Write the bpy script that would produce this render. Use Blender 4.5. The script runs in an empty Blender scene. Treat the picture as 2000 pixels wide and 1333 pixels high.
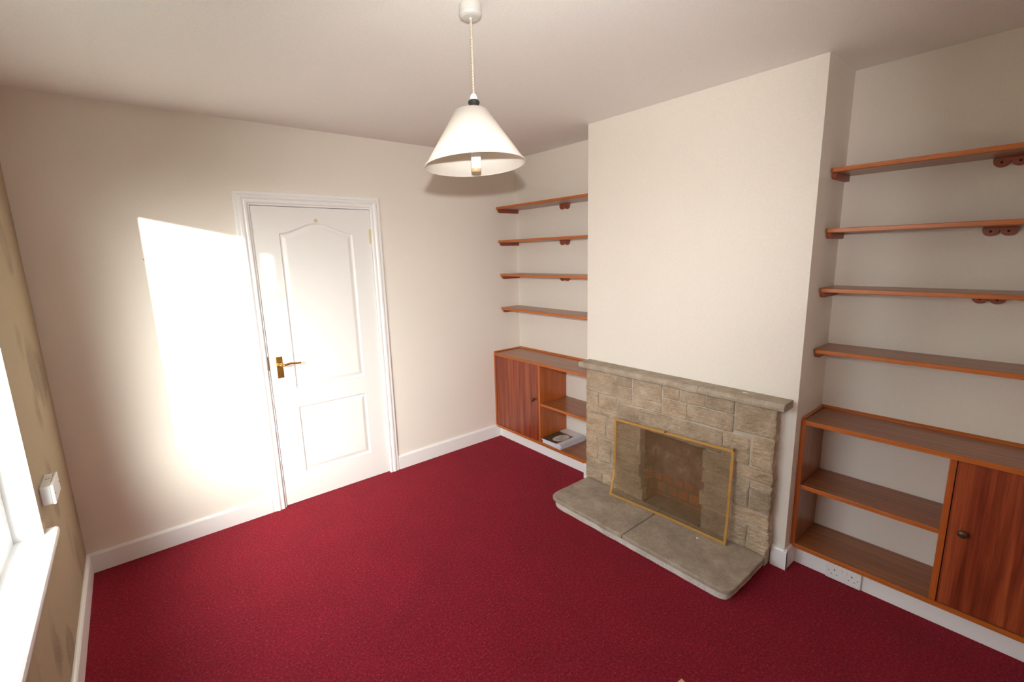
import bpy, bmesh, math, random
from mathutils import Vector, Matrix, noise
random.seed(7)
S = bpy.context.scene
COL = S.collection
PI = math.pi

# ------------------------------------------------------------------ dimensions (metres)
W1, W2 = 3.121, 3.1585          # back planes of the two alcoves
XC = 2.8026                     # face of the chimney breast
Y1, Y2 = -1.1012, -2.4474       # ends of the chimney breast
YF = -3.58                      # wall behind the camera
H = 2.4612
SK = 0.016
SKH = 0.112
FX = 2.7413                     # stone face of the fireplace
HZ = 0.0615                     # hearth top
MZ = 0.911

# ------------------------------------------------------------------ helpers
def finish(name, bm, mat, parent=None, bevel=0.0, seg=2, smooth=False, origin=None, weld=False):
    """links a bmesh (world coordinates) as one mesh object; children get coordinates local to their thing"""
    if weld:
        bmesh.ops.remove_doubles(bm, verts=bm.verts, dist=1e-5)
    bmesh.ops.recalc_face_normals(bm, faces=bm.faces)
    me = bpy.data.meshes.new(name)
    off = origin
    if off is None:
        p = parent
        off = Vector((0, 0, 0))
        while p is not None:
            off = off + Vector(p.location)
            p = p.parent
    off = Vector(off)
    for v in bm.verts:
        v.co -= off
    bm.to_mesh(me)
    bm.free()
    o = bpy.data.objects.new(name, me)
    COL.objects.link(o)
    if parent is not None:
        o.parent = parent
    elif origin is not None:
        o.location = off
    for m in (mat if isinstance(mat, (list, tuple)) else [mat]):
        me.materials.append(m)
    if smooth:
        for p in me.polygons:
            p.use_smooth = True
    if bevel > 0:
        b = o.modifiers.new('edge', 'BEVEL')
        b.width = bevel
        b.segments = seg
        b.limit_method = 'ANGLE'
        b.angle_limit = math.radians(40)
        b.harden_normals = False
    return o

def thing(name, label, cat, loc, group=None):
    o = bpy.data.objects.new(name, None)
    COL.objects.link(o)
    o.location = loc
    o.empty_display_size = 0.05
    return tag(o, label, cat, group)

def tag(o, label, cat, group=None, kind=None):
    o['label'] = label
    o['category'] = cat
    if group:
        o['group'] = group
    if kind:
        o['kind'] = kind
    return o

def struct(o, label, cat):
    return tag(o, label, cat, kind='structure')

def box(bm, x0, x1, y0, y1, z0, z1, mi=0):
    x0, x1 = min(x0, x1), max(x0, x1)
    y0, y1 = min(y0, y1), max(y0, y1)
    z0, z1 = min(z0, z1), max(z0, z1)
    v = [bm.verts.new(c) for c in ((x0, y0, z0), (x1, y0, z0), (x1, y1, z0), (x0, y1, z0),
                                   (x0, y0, z1), (x1, y0, z1), (x1, y1, z1), (x0, y1, z1))]
    for f in ((3, 2, 1, 0), (4, 5, 6, 7), (0, 1, 5, 4), (1, 2, 6, 5), (2, 3, 7, 6), (3, 0, 4, 7)):
        bm.faces.new([v[i] for i in f]).material_index = mi
    return v

def B(*a):
    bm = bmesh.new()
    box(bm, *a)
    return bm

def prism(bm, pts, fn0, fn1):
    """polygon pts (2-D) placed by fn0 and fn1, closed into a solid"""
    a = [bm.verts.new(fn0(*p)) for p in pts]
    b = [bm.verts.new(fn1(*p)) for p in pts]
    n = len(pts)
    bm.faces.new(a[::-1])
    bm.faces.new(b)
    for i in range(n):
        bm.faces.new((a[i], a[(i + 1) % n], b[(i + 1) % n], b[i]))

def lathe(bm, prof, c, n=40, mat=None, close=False, mi=0):
    """prof: list of (r, z) about the vertical through c; mat: extra matrix about c"""
    c = Vector(c)
    rings = []
    for r, z in prof:
        ring = []
        if r < 1e-6:
            p = Vector((0, 0, z))
            ring = [bm.verts.new(c + (mat @ p if mat else p))]
        else:
            for i in range(n):
                a = 2 * PI * i / n
                p = Vector((r * math.cos(a), r * math.sin(a), z))
                ring.append(bm.verts.new(c + (mat @ p if mat else p)))
        rings.append(ring)
    if close:
        rings.append(rings[0])
    for q in range(len(rings) - 1):
        A, Bq = rings[q], rings[q + 1]
        if len(A) == 1 and len(Bq) == 1:
            continue
        for i in range(n):
            j = (i + 1) % n
            if len(A) == 1:
                f = (A[0], Bq[j], Bq[i])
            elif len(Bq) == 1:
                f = (A[i], A[j], Bq[0])
            else:
                f = (A[i], A[j], Bq[j], Bq[i])
            bm.faces.new(f).material_index = mi

def tube(bm, pts, rad, n=10, cap=True):
    pts = [Vector(p) for p in pts]
    rad = rad if isinstance(rad, (list, tuple)) else [rad] * len(pts)
    rings = []
    up = Vector((0.13, 0.21, 0.97))
    for i, p in enumerate(pts):
        t = (pts[min(i + 1, len(pts) - 1)] - pts[max(i - 1, 0)]).normalized()
        a = t.cross(up)
        if a.length < 1e-3:
            a = t.cross(Vector((1, 0, 0)))
        a.normalize()
        b = t.cross(a)
        rings.append([bm.verts.new(p + (a * math.cos(2 * PI * k / n) + b * math.sin(2 * PI * k / n)) * rad[i]) for k in range(n)])
    for A, Q in zip(rings, rings[1:]):
        for k in range(n):
            bm.faces.new((A[k], A[(k + 1) % n], Q[(k + 1) % n], Q[k]))
    if cap:
        bm.faces.new(rings[0][::-1])
        bm.faces.new(rings[-1])

def sweep(bm, path, prof, frame):
    """mitred sweep: path = list of points, frame(i) -> (out, up) vectors for the profile, prof closed polygon"""
    rings = []
    for i, p in enumerate(path):
        o, u = frame(i)
        rings.append([bm.verts.new(Vector(p) + o * a + u * b) for a, b in prof])
    n = len(prof)
    for A, Q in zip(rings, rings[1:]):
        for k in range(n):
            bm.faces.new((A[k], A[(k + 1) % n], Q[(k + 1) % n], Q[k]))
    bm.faces.new(rings[0][::-1])
    bm.faces.new(rings[-1])

# ------------------------------------------------------------------ materials
def srgb(r, g, b):
    f = lambda c: (c / 255 / 12.92) if c / 255 <= 0.04045 else ((c / 255 + 0.055) / 1.055) ** 2.4
    return (f(r), f(g), f(b), 1)

class Mat:
    def __init__(self, name, col=(0.8, 0.8, 0.8, 1), rough=0.6, metal=0.0, spec=0.5):
        self.m = bpy.data.materials.new(name)
        self.m.use_nodes = True
        self.t = self.m.node_tree
        self.p = self.t.nodes['Principled BSDF']
        self.out = self.t.nodes['Material Output']
        self.p.inputs['Base Color'].default_value = col
        self.p.inputs['Roughness'].default_value = rough
        self.p.inputs['Metallic'].default_value = metal
        self.p.inputs['Specular IOR Level'].default_value = spec
        self.tc = None
    def n(self, typ, **k):
        q = self.t.nodes.new(typ)
        for a, v in k.items():
            if a.startswith('i_'):
                key = a[2:]
                q.inputs[int(key) if key.isdigit() else key.replace('_', ' ')].default_value = v
            else:
                setattr(q, a, v)
        return q
    def l(self, a, b):
        self.t.links.new(a, b)
    def co(self):
        if not self.tc:
            self.tc = self.n('ShaderNodeTexCoord')
        return self.tc.outputs['Object']
    def mapping(self, scale=(1, 1, 1), rot=(0, 0, 0), loc=(0, 0, 0)):
        q = self.n('ShaderNodeMapping')
        q.inputs['Scale'].default_value = scale
        q.inputs['Rotation'].default_value = rot
        q.inputs['Location'].default_value = loc
        self.l(self.co(), q.inputs['Vector'])
        return q.outputs['Vector']
    def noise(self, scale, detail=3, vec=None, rough=0.5, dist=0.0):
        q = self.n('ShaderNodeTexNoise', i_Scale=scale, i_Detail=detail, i_Roughness=rough, i_Distortion=dist)
        self.l(vec or self.co(), q.inputs['Vector'])
        return q.outputs['Fac']
    def ramp(self, fac, stops):
        q = self.n('ShaderNodeValToRGB')
        e = q.color_ramp.elements
        while len(e) > 1:
            e.remove(e[0])
        e[0].position, e[0].color = stops[0]
        for p, c in stops[1:]:
            k = e.new(p)
            k.color = c
        self.l(fac, q.inputs['Fac'])
        return q.outputs['Color']
    def mix(self, fac, a, b, mode='MIX'):
        q = self.n('ShaderNodeMix', data_type='RGBA', blend_type=mode)
        for s, v in ((q.inputs['Factor'], fac), (q.inputs['A'], a), (q.inputs['B'], b)):
            if hasattr(v, 'is_linked'):
                self.l(v, s)
            elif isinstance(v, (int, float)) and s.type == 'RGBA':
                s.default_value = (v, v, v, 1)
            else:
                s.default_value = v
        return q.outputs['Result']
    def math(self, op, a, b=0.0):
        q = self.n('ShaderNodeMath', operation=op)
        for s, v in ((q.inputs[0], a), (q.inputs[1], b)):
            if hasattr(v, 'is_linked'):
                self.l(v, s)
            else:
                s.default_value = v
        return q.outputs[0]
    def color(self, c):
        self.l(c, self.p.inputs['Base Color'])
    def bump(self, h, strength=0.2, dist=0.002):
        q = self.n('ShaderNodeBump', i_Strength=strength, i_Distance=dist)
        self.l(h, q.inputs['Height'])
        self.l(q.outputs['Normal'], self.p.inputs['Normal'])
    def rough(self, r):
        self.l(r, self.p.inputs['Roughness'])

def plaster(name, c1, c2, scale=220, bump=0.25, dist=0.0016):
    m = Mat(name, c1, 0.75, spec=0.25)
    big = m.noise(1.4, 3)
    fine = m.noise(scale, 3, rough=0.65)
    c = m.mix(big, c1, c2)
    k = m.ramp(fine, [(0.25, (0.90, 0.90, 0.90, 1)), (0.75, (1, 1, 1, 1))])
    m.color(m.mix(1.0, c, k, 'MULTIPLY'))
    m.bump(fine, bump, dist)
    return m.m

WALL = plaster('cream_wallpaper', srgb(242, 236, 227), srgb(238, 231, 221))
CEIL = plaster('ceiling_paint', srgb(244, 241, 238), srgb(241, 238, 234), 160, 0.3)

def wallpaper():
    m = Mat('leaf_wallpaper', srgb(176, 158, 130), 0.85, spec=0.15)
    v = m.mapping((1, 4.2, 2.6), (0.5, 0, 0))
    wob = m.n('ShaderNodeTexNoise', i_Scale=9.0, i_Detail=3)
    m.l(m.co(), wob.inputs['Vector'])
    vv = m.n('ShaderNodeVectorMath', operation='MULTIPLY_ADD')
    m.l(wob.outputs['Color'], vv.inputs[0])
    vv.inputs[1].default_value = (0, .45, .45)
    m.l(v, vv.inputs[2])
    vo = m.n('ShaderNodeTexVoronoi', feature='F1', i_Scale=1.0, i_Randomness=0.9)
    m.l(vv.outputs[0], vo.inputs['Vector'])
    leaf = m.ramp(vo.outputs['Distance'], [(0.30, (1, 1, 1, 1)), (0.42, (0, 0, 0, 1))])
    speck = m.ramp(m.noise(120, 4, rough=0.75), [(0.38, (0.15, 0.15, 0.15, 1)), (0.56, (1, 1, 1, 1))])
    patch = m.ramp(m.noise(3.0, 2), [(0.36, (0.15, 0.15, 0.15, 1)), (0.60, (0.9, 0.9, 0.9, 1))])
    mask = m.mix(1.0, m.mix(1.0, leaf, speck, 'MULTIPLY'), patch, 'MULTIPLY')
    base = m.mix(m.noise(40, 4, rough=0.7), srgb(176, 159, 134), srgb(163, 146, 121))
    m.color(m.mix(mask, base, srgb(126, 110, 98)))
    m.bump(m.noise(180, 3), 0.2, 0.0015)
    return m.m
LEAF = wallpaper()

def carpet():
    m = Mat('red_carpet', srgb(140, 20, 40), 1.0, spec=0.1)
    f = m.noise(330, 3, rough=0.8)
    g = m.noise(95, 5, rough=0.8)
    big = m.noise(3.2, 4, rough=0.6, dist=0.6)
    c = m.ramp(g, [(0.30, srgb(90, 2, 17)), (0.47, srgb(140, 10, 35)), (0.58, srgb(170, 28, 54)), (0.70, srgb(212, 84, 102))])
    d = m.ramp(f, [(0.32, (0.45, 0.45, 0.45, 1)), (0.68, (1.35, 1.35, 1.35, 1))])
    c = m.mix(1.0, c, d, 'MULTIPLY')
    c = m.mix(1.0, c, m.ramp(big, [(0.3, (0.86, 0.86, 0.86, 1)), (0.7, (1.06, 1.06, 1.06, 1))]), 'MULTIPLY')
    m.color(c)
    m.p.inputs['Sheen Weight'].default_value = 0.30
    m.p.inputs['Sheen Roughness'].default_value = 0.35
    m.p.inputs['Sheen Tint'].default_value = srgb(255, 140, 150)
    m.bump(m.math('ADD', f, g), 0.9, 0.006)
    return m.m
CARPET = carpet()

def gloss_white(name, c=srgb(240, 240, 240), r=0.3):
    m = Mat(name, c, r, spec=0.45)
    m.bump(m.noise(60, 2), 0.03, 0.001)
    return m.m
WHITE = gloss_white('white_gloss_paint')
DOORW = gloss_white('white_door_paint', srgb(234, 233, 231), 0.38)
PLASTIC = gloss_white('white_plastic', srgb(232, 233, 234), 0.35)
SILLW = gloss_white('sill_paint', srgb(240, 242, 244), 0.3)

def wood(name, axis, dark, mid, light, rough=0.35, stripe=1.0, coat=0.25):
    m = Mat(name, mid, rough, spec=0.5)
    sc = {'x': (1.2, 34, 34), 'y': (34, 1.2, 34), 'z': (34, 34, 1.2)}[axis]
    sf = {'x': (6, 300, 300), 'y': (300, 6, 300), 'z': (300, 300, 6)}[axis]
    a = m.noise(1.0, 4, m.mapping(sc), 0.6, 0.35)
    b = m.noise(1.0, 3, m.mapping(sf), 0.6)
    c = m.ramp(a, [(0.30, dark), (0.5, mid), (0.68, light)])
    if stripe < 1:
        c = m.mix(stripe, mid, c)
    k = m.ramp(b, [(0.3, (0.74, 0.72, 0.70, 1)), (0.62, (1.05, 1.05, 1.05, 1))])
    m.color(m.mix(1.0, c, k, 'MULTIPLY'))
    m.p.inputs['Coat Weight'].default_value = coat * 1.6
    m.p.inputs['Coat Roughness'].default_value = 0.25
    m.bump(b, 0.08, 0.0008)
    return m.m
TD, TM, TL = srgb(122, 68, 34), srgb(154, 92, 50), srgb(178, 114, 66)
TEAKY = wood('teak_along_y', 'y', TD, TM, TL, 0.36, 0.6)
TEAKX = wood('teak_along_x', 'x', TD, TM, TL, 0.36, 0.6)
TEAKZ = wood('teak_along_z', 'z', TD, TM, TL, 0.36, 0.6)
EDGEY = wood('teak_lipping', 'y', srgb(150, 74, 22), srgb(190, 102, 36), srgb(208, 124, 52), 0.38, 0.5)
EDGEZ = wood('teak_lipping_upright', 'z', srgb(146, 66, 20), srgb(182, 92, 34), srgb(198, 110, 48), 0.38, 0.5)
SAPELE = wood('sapele_door_veneer', 'z', srgb(104, 40, 22), srgb(142, 63, 36), srgb(174, 88, 50), 0.3, 1.0, 0.3)
BRKT = wood('bracket_wood', 'y', srgb(120, 52, 34), srgb(150, 74, 50), srgb(164, 86, 60), 0.45, 0.5, 0.1)
BRKT_HOLE = Mat('screw_hole', srgb(45, 20, 14), 0.9).m

def stone(name, a, b, c, scale=1.0, bump=0.6, each=0.0):
    m = Mat(name, b, 0.92, spec=0.15)
    n1 = m.noise(9 * scale, 5, rough=0.62)
    n2 = m.noise(70 * scale, 5, rough=0.7)
    n3 = m.noise(260 * scale, 2, rough=0.7)
    col = m.ramp(n1, [(0.3, a), (0.5, b), (0.7, c)])
    col = m.mix(1.0, col, m.ramp(n2, [(0.3, (0.82, 0.81, 0.79, 1)), (0.6, (1.02, 1.02, 1.02, 1))]), 'MULTIPLY')
    if each:
        ge = m.n('ShaderNodeNewGeometry')
        col = m.mix(each, col, m.mix(1.0, col, m.ramp(ge.outputs['Random Per Island'], [(0, (.84, .82, .80, 1)), (.5, (1, .98, .95, 1)), (1, (1.10, 1.06, 1.0, 1))]), 'MULTIPLY'))
    col = m.mix(1.0, col, m.ramp(n3, [(0.3, (0.85, 0.85, 0.85, 1)), (0.7, (1.1, 1.1, 1.1, 1))]), 'MULTIPLY')
    m.color(col)
    lay = m.noise(1.0, 4, m.mapping((60, 14, 90)), 0.7, 0.8)
    m.bump(m.math('ADD', n2, m.math('MULTIPLY', lay, 1.0)), bump, 0.004)
    return m.m
STONE = stone('tan_stone', srgb(164, 147, 126), srgb(183, 166, 144), srgb(198, 183, 161), 1.0, 0.42, 1.0)
MANTEL = stone('mantel_stone', srgb(158, 145, 129), srgb(176, 163, 146), srgb(189, 177, 161), 1.0, 0.4)
HEARTH = stone('hearth_stone', srgb(154, 140, 126), srgb(172, 158, 142), srgb(188, 175, 159), 1.0, 0.35)
HEDGE = stone('hearth_edge_stone', srgb(196, 188, 176), srgb(214, 208, 198), srgb(226, 222, 214), 1.0, 0.4)
MORTAR = stone('mortar', srgb(188, 177, 161), srgb(198, 188, 173), srgb(206, 197, 184), 2.0, 0.3)

def firebrick():
    m = Mat('sooty_firebrick', srgb(150, 90, 60), 0.95, spec=0.1)
    br = m.n('ShaderNodeTexBrick', i_Scale=1.0)
    br.inputs['Color1'].default_value = srgb(190, 108, 66)
    br.inputs['Color2'].default_value = srgb(166, 82, 48)
    br.inputs['Mortar'].default_value = srgb(128, 92, 68)
    br.inputs['Brick Width'].default_value = 0.075
    br.inputs['Row Height'].default_value = 0.075
    br.inputs['Mortar Size'].default_value = 0.006
    sw = m.n('ShaderNodeSeparateXYZ')
    m.l(m.co(), sw.inputs[0])
    cb = m.n('ShaderNodeCombineXYZ')
    m.l(m.math('ADD', sw.outputs['Y'], sw.outputs['X']), cb.inputs[0])
    m.l(sw.outputs['Z'], cb.inputs[1])
    m.l(cb.outputs[0], br.inputs['Vector'])
    # old fireclay render above the brick courses, soot stain above that
    h = m.math('ADD', sw.outputs['Z'], m.math('MULTIPLY', m.noise(9, 4), 0.09))
    clay = m.ramp(m.noise(14, 5, rough=0.65), [(0.3, srgb(118, 84, 70)), (0.55, srgb(152, 114, 98)), (0.75, srgb(186, 164, 150))])
    up = m.ramp(h, [(0.235, (0, 0, 0, 1)), (0.25, (1, 1, 1, 1))])
    bw = m.mix(m.ramp(m.noise(11, 5, rough=0.7), [(0.40, (0.0, 0.0, 0.0, 1)), (0.70, (0.75, 0.75, 0.75, 1))]), br.outputs['Color'], srgb(126, 98, 78))
    c = m.mix(up, bw, clay)
    soot = m.ramp(h, [(0.40, (0, 0, 0, 1)), (0.58, (1, 1, 1, 1))])
    m.color(m.mix(soot, c, srgb(78, 56, 42)))
    m.bump(m.noise(60, 4), 0.5, 0.004)
    return m.m
FIREBRICK = firebrick()
ASHFLOOR = stone('firebox_floor', srgb(108, 92, 74), srgb(130, 112, 90), srgb(148, 130, 108), 1.0, 0.5)

GOLD = Mat('gold_painted_frame', srgb(190, 146, 74), 0.45, 0.25)
GOLD.color(GOLD.mix(GOLD.noise(30, 4), srgb(178, 132, 62), srgb(200, 156, 84)))
GOLD = GOLD.m
BRASS = Mat('polished_brass', srgb(206, 160, 84), 0.2, 1.0).m
DULLBRASS = Mat('dull_brass_screw', srgb(140, 100, 52), 0.5, 0.6).m

def gauze():
    m = Mat('fire_screen_gauze', srgb(132, 106, 70), 0.7, spec=0.2)
    tr = m.n('ShaderNodeBsdfTransparent')
    mx = m.n('ShaderNodeMixShader')
    w = m.ramp(m.noise(900, 1), [(0.3, (0.54, 0.54, 0.54, 1)), (0.7, (0.66, 0.66, 0.66, 1))])
    m.l(w, mx.inputs[0])
    m.l(tr.outputs[0], mx.inputs[2])
    m.l(m.p.outputs[0], mx.inputs[1])
    m.l(mx.outputs[0], m.out.inputs['Surface'])
    return m.m
GAUZE = gauze()

def glass():
    m = Mat('window_glass')
    tr = m.n('ShaderNodeBsdfTransparent', i_Color=(0.97, 0.99, 0.98, 1))
    gl = m.n('ShaderNodeBsdfGlossy', i_Roughness=0.02)
    mx = m.n('ShaderNodeMixShader')
    lw = m.n('ShaderNodeLayerWeight', i_Blend=0.5)
    m.l(m.math('ADD', m.math('MULTIPLY', m.math('POWER', lw.outputs['Facing'], 5.0), 0.8), 0.04), mx.inputs[0])
    m.l(tr.outputs[0], mx.inputs[1])
    m.l(gl.outputs[0], mx.inputs[2])
    m.l(mx.outputs[0], m.out.inputs['Surface'])
    return m.m
GLASS = glass()

def shade_mat():
    m = Mat('cream_lampshade_fabric', srgb(244, 240, 228), 0.8, spec=0.2)
    m.color(m.mix(m.noise(260, 2), srgb(250, 248, 242), srgb(246, 243, 236)))
    tl = m.n('ShaderNodeBsdfTranslucent', i_Color=srgb(245, 226, 186))
    mx = m.n('ShaderNodeMixShader', i_0=0.22)
    m.l(m.p.outputs[0], mx.inputs[1])
    m.l(tl.outputs[0], mx.inputs[2])
    m.l(mx.outputs[0], m.out.inputs['Surface'])
    return m.m
SHADE = shade_mat()
ROSE = gloss_white('rose_plastic', srgb(206, 202, 196), 0.4)
LINING = Mat('lampshade_lining', srgb(240, 222, 178), 0.7).m
CORD = Mat('cream_cord', srgb(206, 194, 172), 0.7).m
DARKRING = Mat('dark_shade_ring', srgb(40, 48, 48), 0.45).m
MAROON = Mat('maroon_ring', srgb(84, 40, 40), 0.5).m
TUBE = Mat('bulb_tube_white', srgb(250, 250, 250), 0.25).m
BULBTIP = Mat('bulb_end_tan', srgb(206, 172, 120), 0.4).m
KNOB = Mat('dark_bronze_knob', srgb(96, 78, 62), 0.35, 0.7).m
SLOT = Mat('dark_slot', srgb(40, 40, 44), 0.8).m
GREYPL = Mat('grey_switch_mark', srgb(176, 180, 182), 0.5).m
INK = Mat('pencil_mark', srgb(70, 60, 54), 0.9).m
BISCUIT = Mat('yellowed_disc', srgb(214, 200, 158), 0.6).m
SCRAP = Mat('tan_scrap', srgb(206, 166, 104), 0.7).m
CHIP = Mat('white_chip', srgb(240, 236, 228), 0.8).m
OUTG = Mat('outside_ground', srgb(120, 124, 104), 0.9).m

# ------------------------------------------------------------------ the room
o = finish('floor', B(-0.05, W2 + .05, YF - .05, 0.05, -0.06, 0), CARPET)
struct(o, 'wine red cut pile carpet covering the whole floor', 'floor')
o = finish('ceiling', B(-0.3, W2 + .15, YF - .15, 0.15, H, H + 0.08), CEIL)
struct(o, 'plain off white ceiling above the whole room', 'ceiling')

# wall with the door (y = 0), with the doorway cut out
DX0, DX1, DZ = 1.003, 1.753, 1.981
LX0, LX1, LZ = DX0 - .035, DX1 + .035, DZ + .035       # structural opening
bm = bmesh.new()
box(bm, -0.3, LX0, 0, 0.12, 0, H)
box(bm, LX1, W2 + .15, 0, 0.12, 0, H)
box(bm, LX0, LX1, 0, 0.12, LZ, H)
o = finish('wall_back', bm, WALL)
struct(o, 'cream papered wall holding the white door, crossed by a patch of sunlight', 'wall')

# window wall (x = 0)
WY0, WY1, WZ0, WZ1 = -0.878, -2.52, 0.625, 2.10
bm = bmesh.new()
box(bm, -0.26, 0, WY0, 0, 0, H)
box(bm, -0.26, 0, YF, WY1, 0, H)
box(bm, -0.26, 0, WY1, WY0, 0, WZ0)
box(bm, -0.26, 0, WY1, WY0, WZ1, H)
o = finish('wall_left', bm, [LEAF, WHITE])
for p in o.data.polygons:          # painted reveals
    c, nn = p.center, p.normal
    if -0.25 < c.x < -0.01 and abs(nn.x) < .5 and WY1 - .01 < c.y < WY0 + .01 and WZ0 - .01 < c.z < WZ1 + .01:
        p.material_index = 1
struct(o, 'tan leaf patterned wallpaper wall with the bright window', 'wall')

bm = bmesh.new()
box(bm, W1, W2 + .15, Y1 - .2, 0, 0, H)
box(bm, W2, W2 + .15, YF, Y1 - .2, 0, H)
o = finish('wall_right', bm, WALL)
struct(o, 'cream back wall of the two shelved alcoves', 'wall')
o = finish('wall_front', B(-0.3, W2 + .15, YF - .12, YF, 0, H), WALL)
struct(o, 'cream wall behind the viewer', 'wall')

# chimney breast with the fire opening
FY0, FY1, FZ1 = -1.545, -2.075, 0.60
bm = bmesh.new()
box(bm, XC, W1, Y1, FY0, 0, H)
box(bm, XC, W1, FY1, Y1 - .2, 0, 0.0001) if False else None
box(bm, XC, W2, Y2, FY1, 0, H)
box(bm, XC, W1, FY1, FY0, FZ1, H)
o = finish('wall_chimney', bm, WALL)
struct(o, 'cream chimney breast standing proud between the two alcoves', 'wall')

# skirting boards
PROF = [(0, 0), (SK, 0), (SK, SKH - .012), (SK * .75, SKH - .004), (SK * .35, SKH), (0, SKH)]
def skirt(name, runs, label):
    bm = bmesh.new()
    for (xa, ya), (xb, yb), (nx, ny) in runs:
        prism(bm, PROF, lambda a, b: (xa + nx * a, ya + ny * a, b), lambda a, b: (xb + nx * a, yb + ny * a, b))
    o = finish(name, bm, WHITE)
    struct(o, label, 'baseboard')
skirt('baseboard_back', [((0, 0), (0.916, 0), (0, -1)), ((1.828, 0), (2.847, 0), (0, -1))], 'white skirting board along the wall with the door')
skirt('baseboard_left', [((0, -SK), (0, YF), (1, 0))], 'white skirting board under the window along the patterned wallpaper')
skirt('baseboard_chimney', [((XC, -2.388), (XC, Y2 - SK), (-1, 0)), ((XC - SK + .001, Y2), (2.902, Y2), (0, -1)),
                            ((XC, -1.145), (XC, Y1 + SK), (-1, 0)), ((XC - SK + .001, Y1), (2.846, Y1), (0, 1))], 'white skirting board wrapping the corners of the chimney breast')
o = finish('baseboard_right', B(2.848, 2.866, Y1, 0, 0, 0.1), WHITE, bevel=.001)
struct(o, 'white plinth board under the cabinet beside the door wall', 'baseboard')
o = finish('baseboard_right', B(2.9028, 2.921, YF, Y2, 0, 0.102), WHITE, bevel=.001)
struct(o, 'white plinth board carrying the socket under the cabinet beyond the fireplace', 'baseboard')

# ------------------------------------------------------------------ door, lining, architrave
bm = bmesh.new()
AP = [(0, 0), (0, .012), (.006, .018), (.016, .018), (.022, .015), (.034, .0225), (.046, .0225), (.052, .016), (.068, .016), (.072, .011), (.072, 0)]
AW = .072
def arch_frame(i):
    u = Vector((0, -1, 0))
    if i in (0, 1):
        o_ = Vector((-1, 0, 0)) if i == 0 else Vector((-1, 0, 1))
    else:
        o_ = Vector((1, 0, 1)) if i == 2 else Vector((1, 0, 0))
    return o_, u
ai = .013
sweep(bm, [(DX0 - ai, 0, 0), (DX0 - ai, 0, DZ + ai), (DX1 + ai - .013, 0, DZ + ai), (DX1 + ai - .013, 0, 0)], AP, arch_frame)
# lining boards inside the opening
box(bm, LX0, DX0 - .003, -.004, .115, 0, LZ)
box(bm, DX1 + .003, LX1, -.004, .115, 0, LZ)
box(bm, DX0 - .003, DX1 + .003, -.004, .115, DZ + .003, LZ)
# stop behind the slab
box(bm, DX0 - .003, DX0 + .012, .047, .06, 0, DZ)
box(bm, DX1 - .012, DX1 + .003, .047, .06, 0, DZ)
box(bm, DX0, DX1, .047, .06, DZ - .012, DZ + .003)
o = finish('trim_1', bm, WHITE)
struct(o, 'white moulded architrave framing the panelled door', 'trim')

# slab as a relief: two panels, the upper one with an arched head
def panel_d(x, z):
    best = -1
    xa, xb = 1.146, 1.624
    for k in (0, 1):
        if k:
            z0, z1 = .200, .678
            top = z1
            g = 0
        else:
            z0 = .798
            u = (x - (xa + xb) / 2) / ((xb - xa) / 2)
            u = max(-1, min(1, u))
            top = 1.822 + .066 * .5 * (1 + math.cos(PI * u))
            g = -.066 * .5 * math.sin(PI * u) * PI / ((xb - xa) / 2)
        dd = min(x - xa, xb - x, z - z0, (top - z) / math.sqrt(1 + g * g))
        best = max(best, dd)
    return best
def relief(dd):
    if dd <= 0:
        return 0
    for (a, ha), (b, hb) in zip(RP, RP[1:]):
        if dd < b:
            t = (dd - a) / (b - a)
            return ha + (hb - ha) * t
    return RP[-1][1]
RP = [(0, 0), (.004, -.0015), (.009, .006), (.014, .0085), (.020, .0085), (.040, .0015), (.046, .001), (.05, .001)]
DY = .004                                   # face of the slab, just behind the wall plane
bm = bmesh.new()
st = .004
nx = int(round((DX1 - DX0) / st)); nz = int(round((DZ - .006) / st))
grid = []
for j in range(nz + 1):
    z = .006 + (DZ - .006) * j / nz
    grid.append([bm.verts.new((DX0 + (DX1 - DX0) * i / nx, DY + relief(panel_d(DX0 + (DX1 - DX0) * i / nx, z)), z)) for i in range(nx + 1)])
for j in range(nz):
    for i in range(nx):
        bm.faces.new((grid[j][i], grid[j][i + 1], grid[j + 1][i + 1], grid[j + 1][i]))
bk = [bm.verts.new((x, DY + .040, z)) for x, z in ((DX0, .006), (DX1, .006), (DX1, DZ), (DX0, DZ))]
bm.faces.new((bk[3], bk[2], bk[1], bk[0]))
bm.faces.new([grid[0][i] for i in range(nx, -1, -1)] + [bk[0], bk[1]])
bm.faces.new([grid[nz][i] for i in range(nx + 1)] + [bk[2], bk[3]])
bm.faces.new([grid[j][0] for j in range(nz + 1)] + [bk[3], bk[0]])
bm.faces.new([grid[j][nx] for j in range(nz, -1, -1)] + [bk[1], bk[2]])
door = finish('door_1', bm, DOORW)
struct(door, 'white two panel door with arched upper panel and brass lever handle', 'door')
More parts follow.
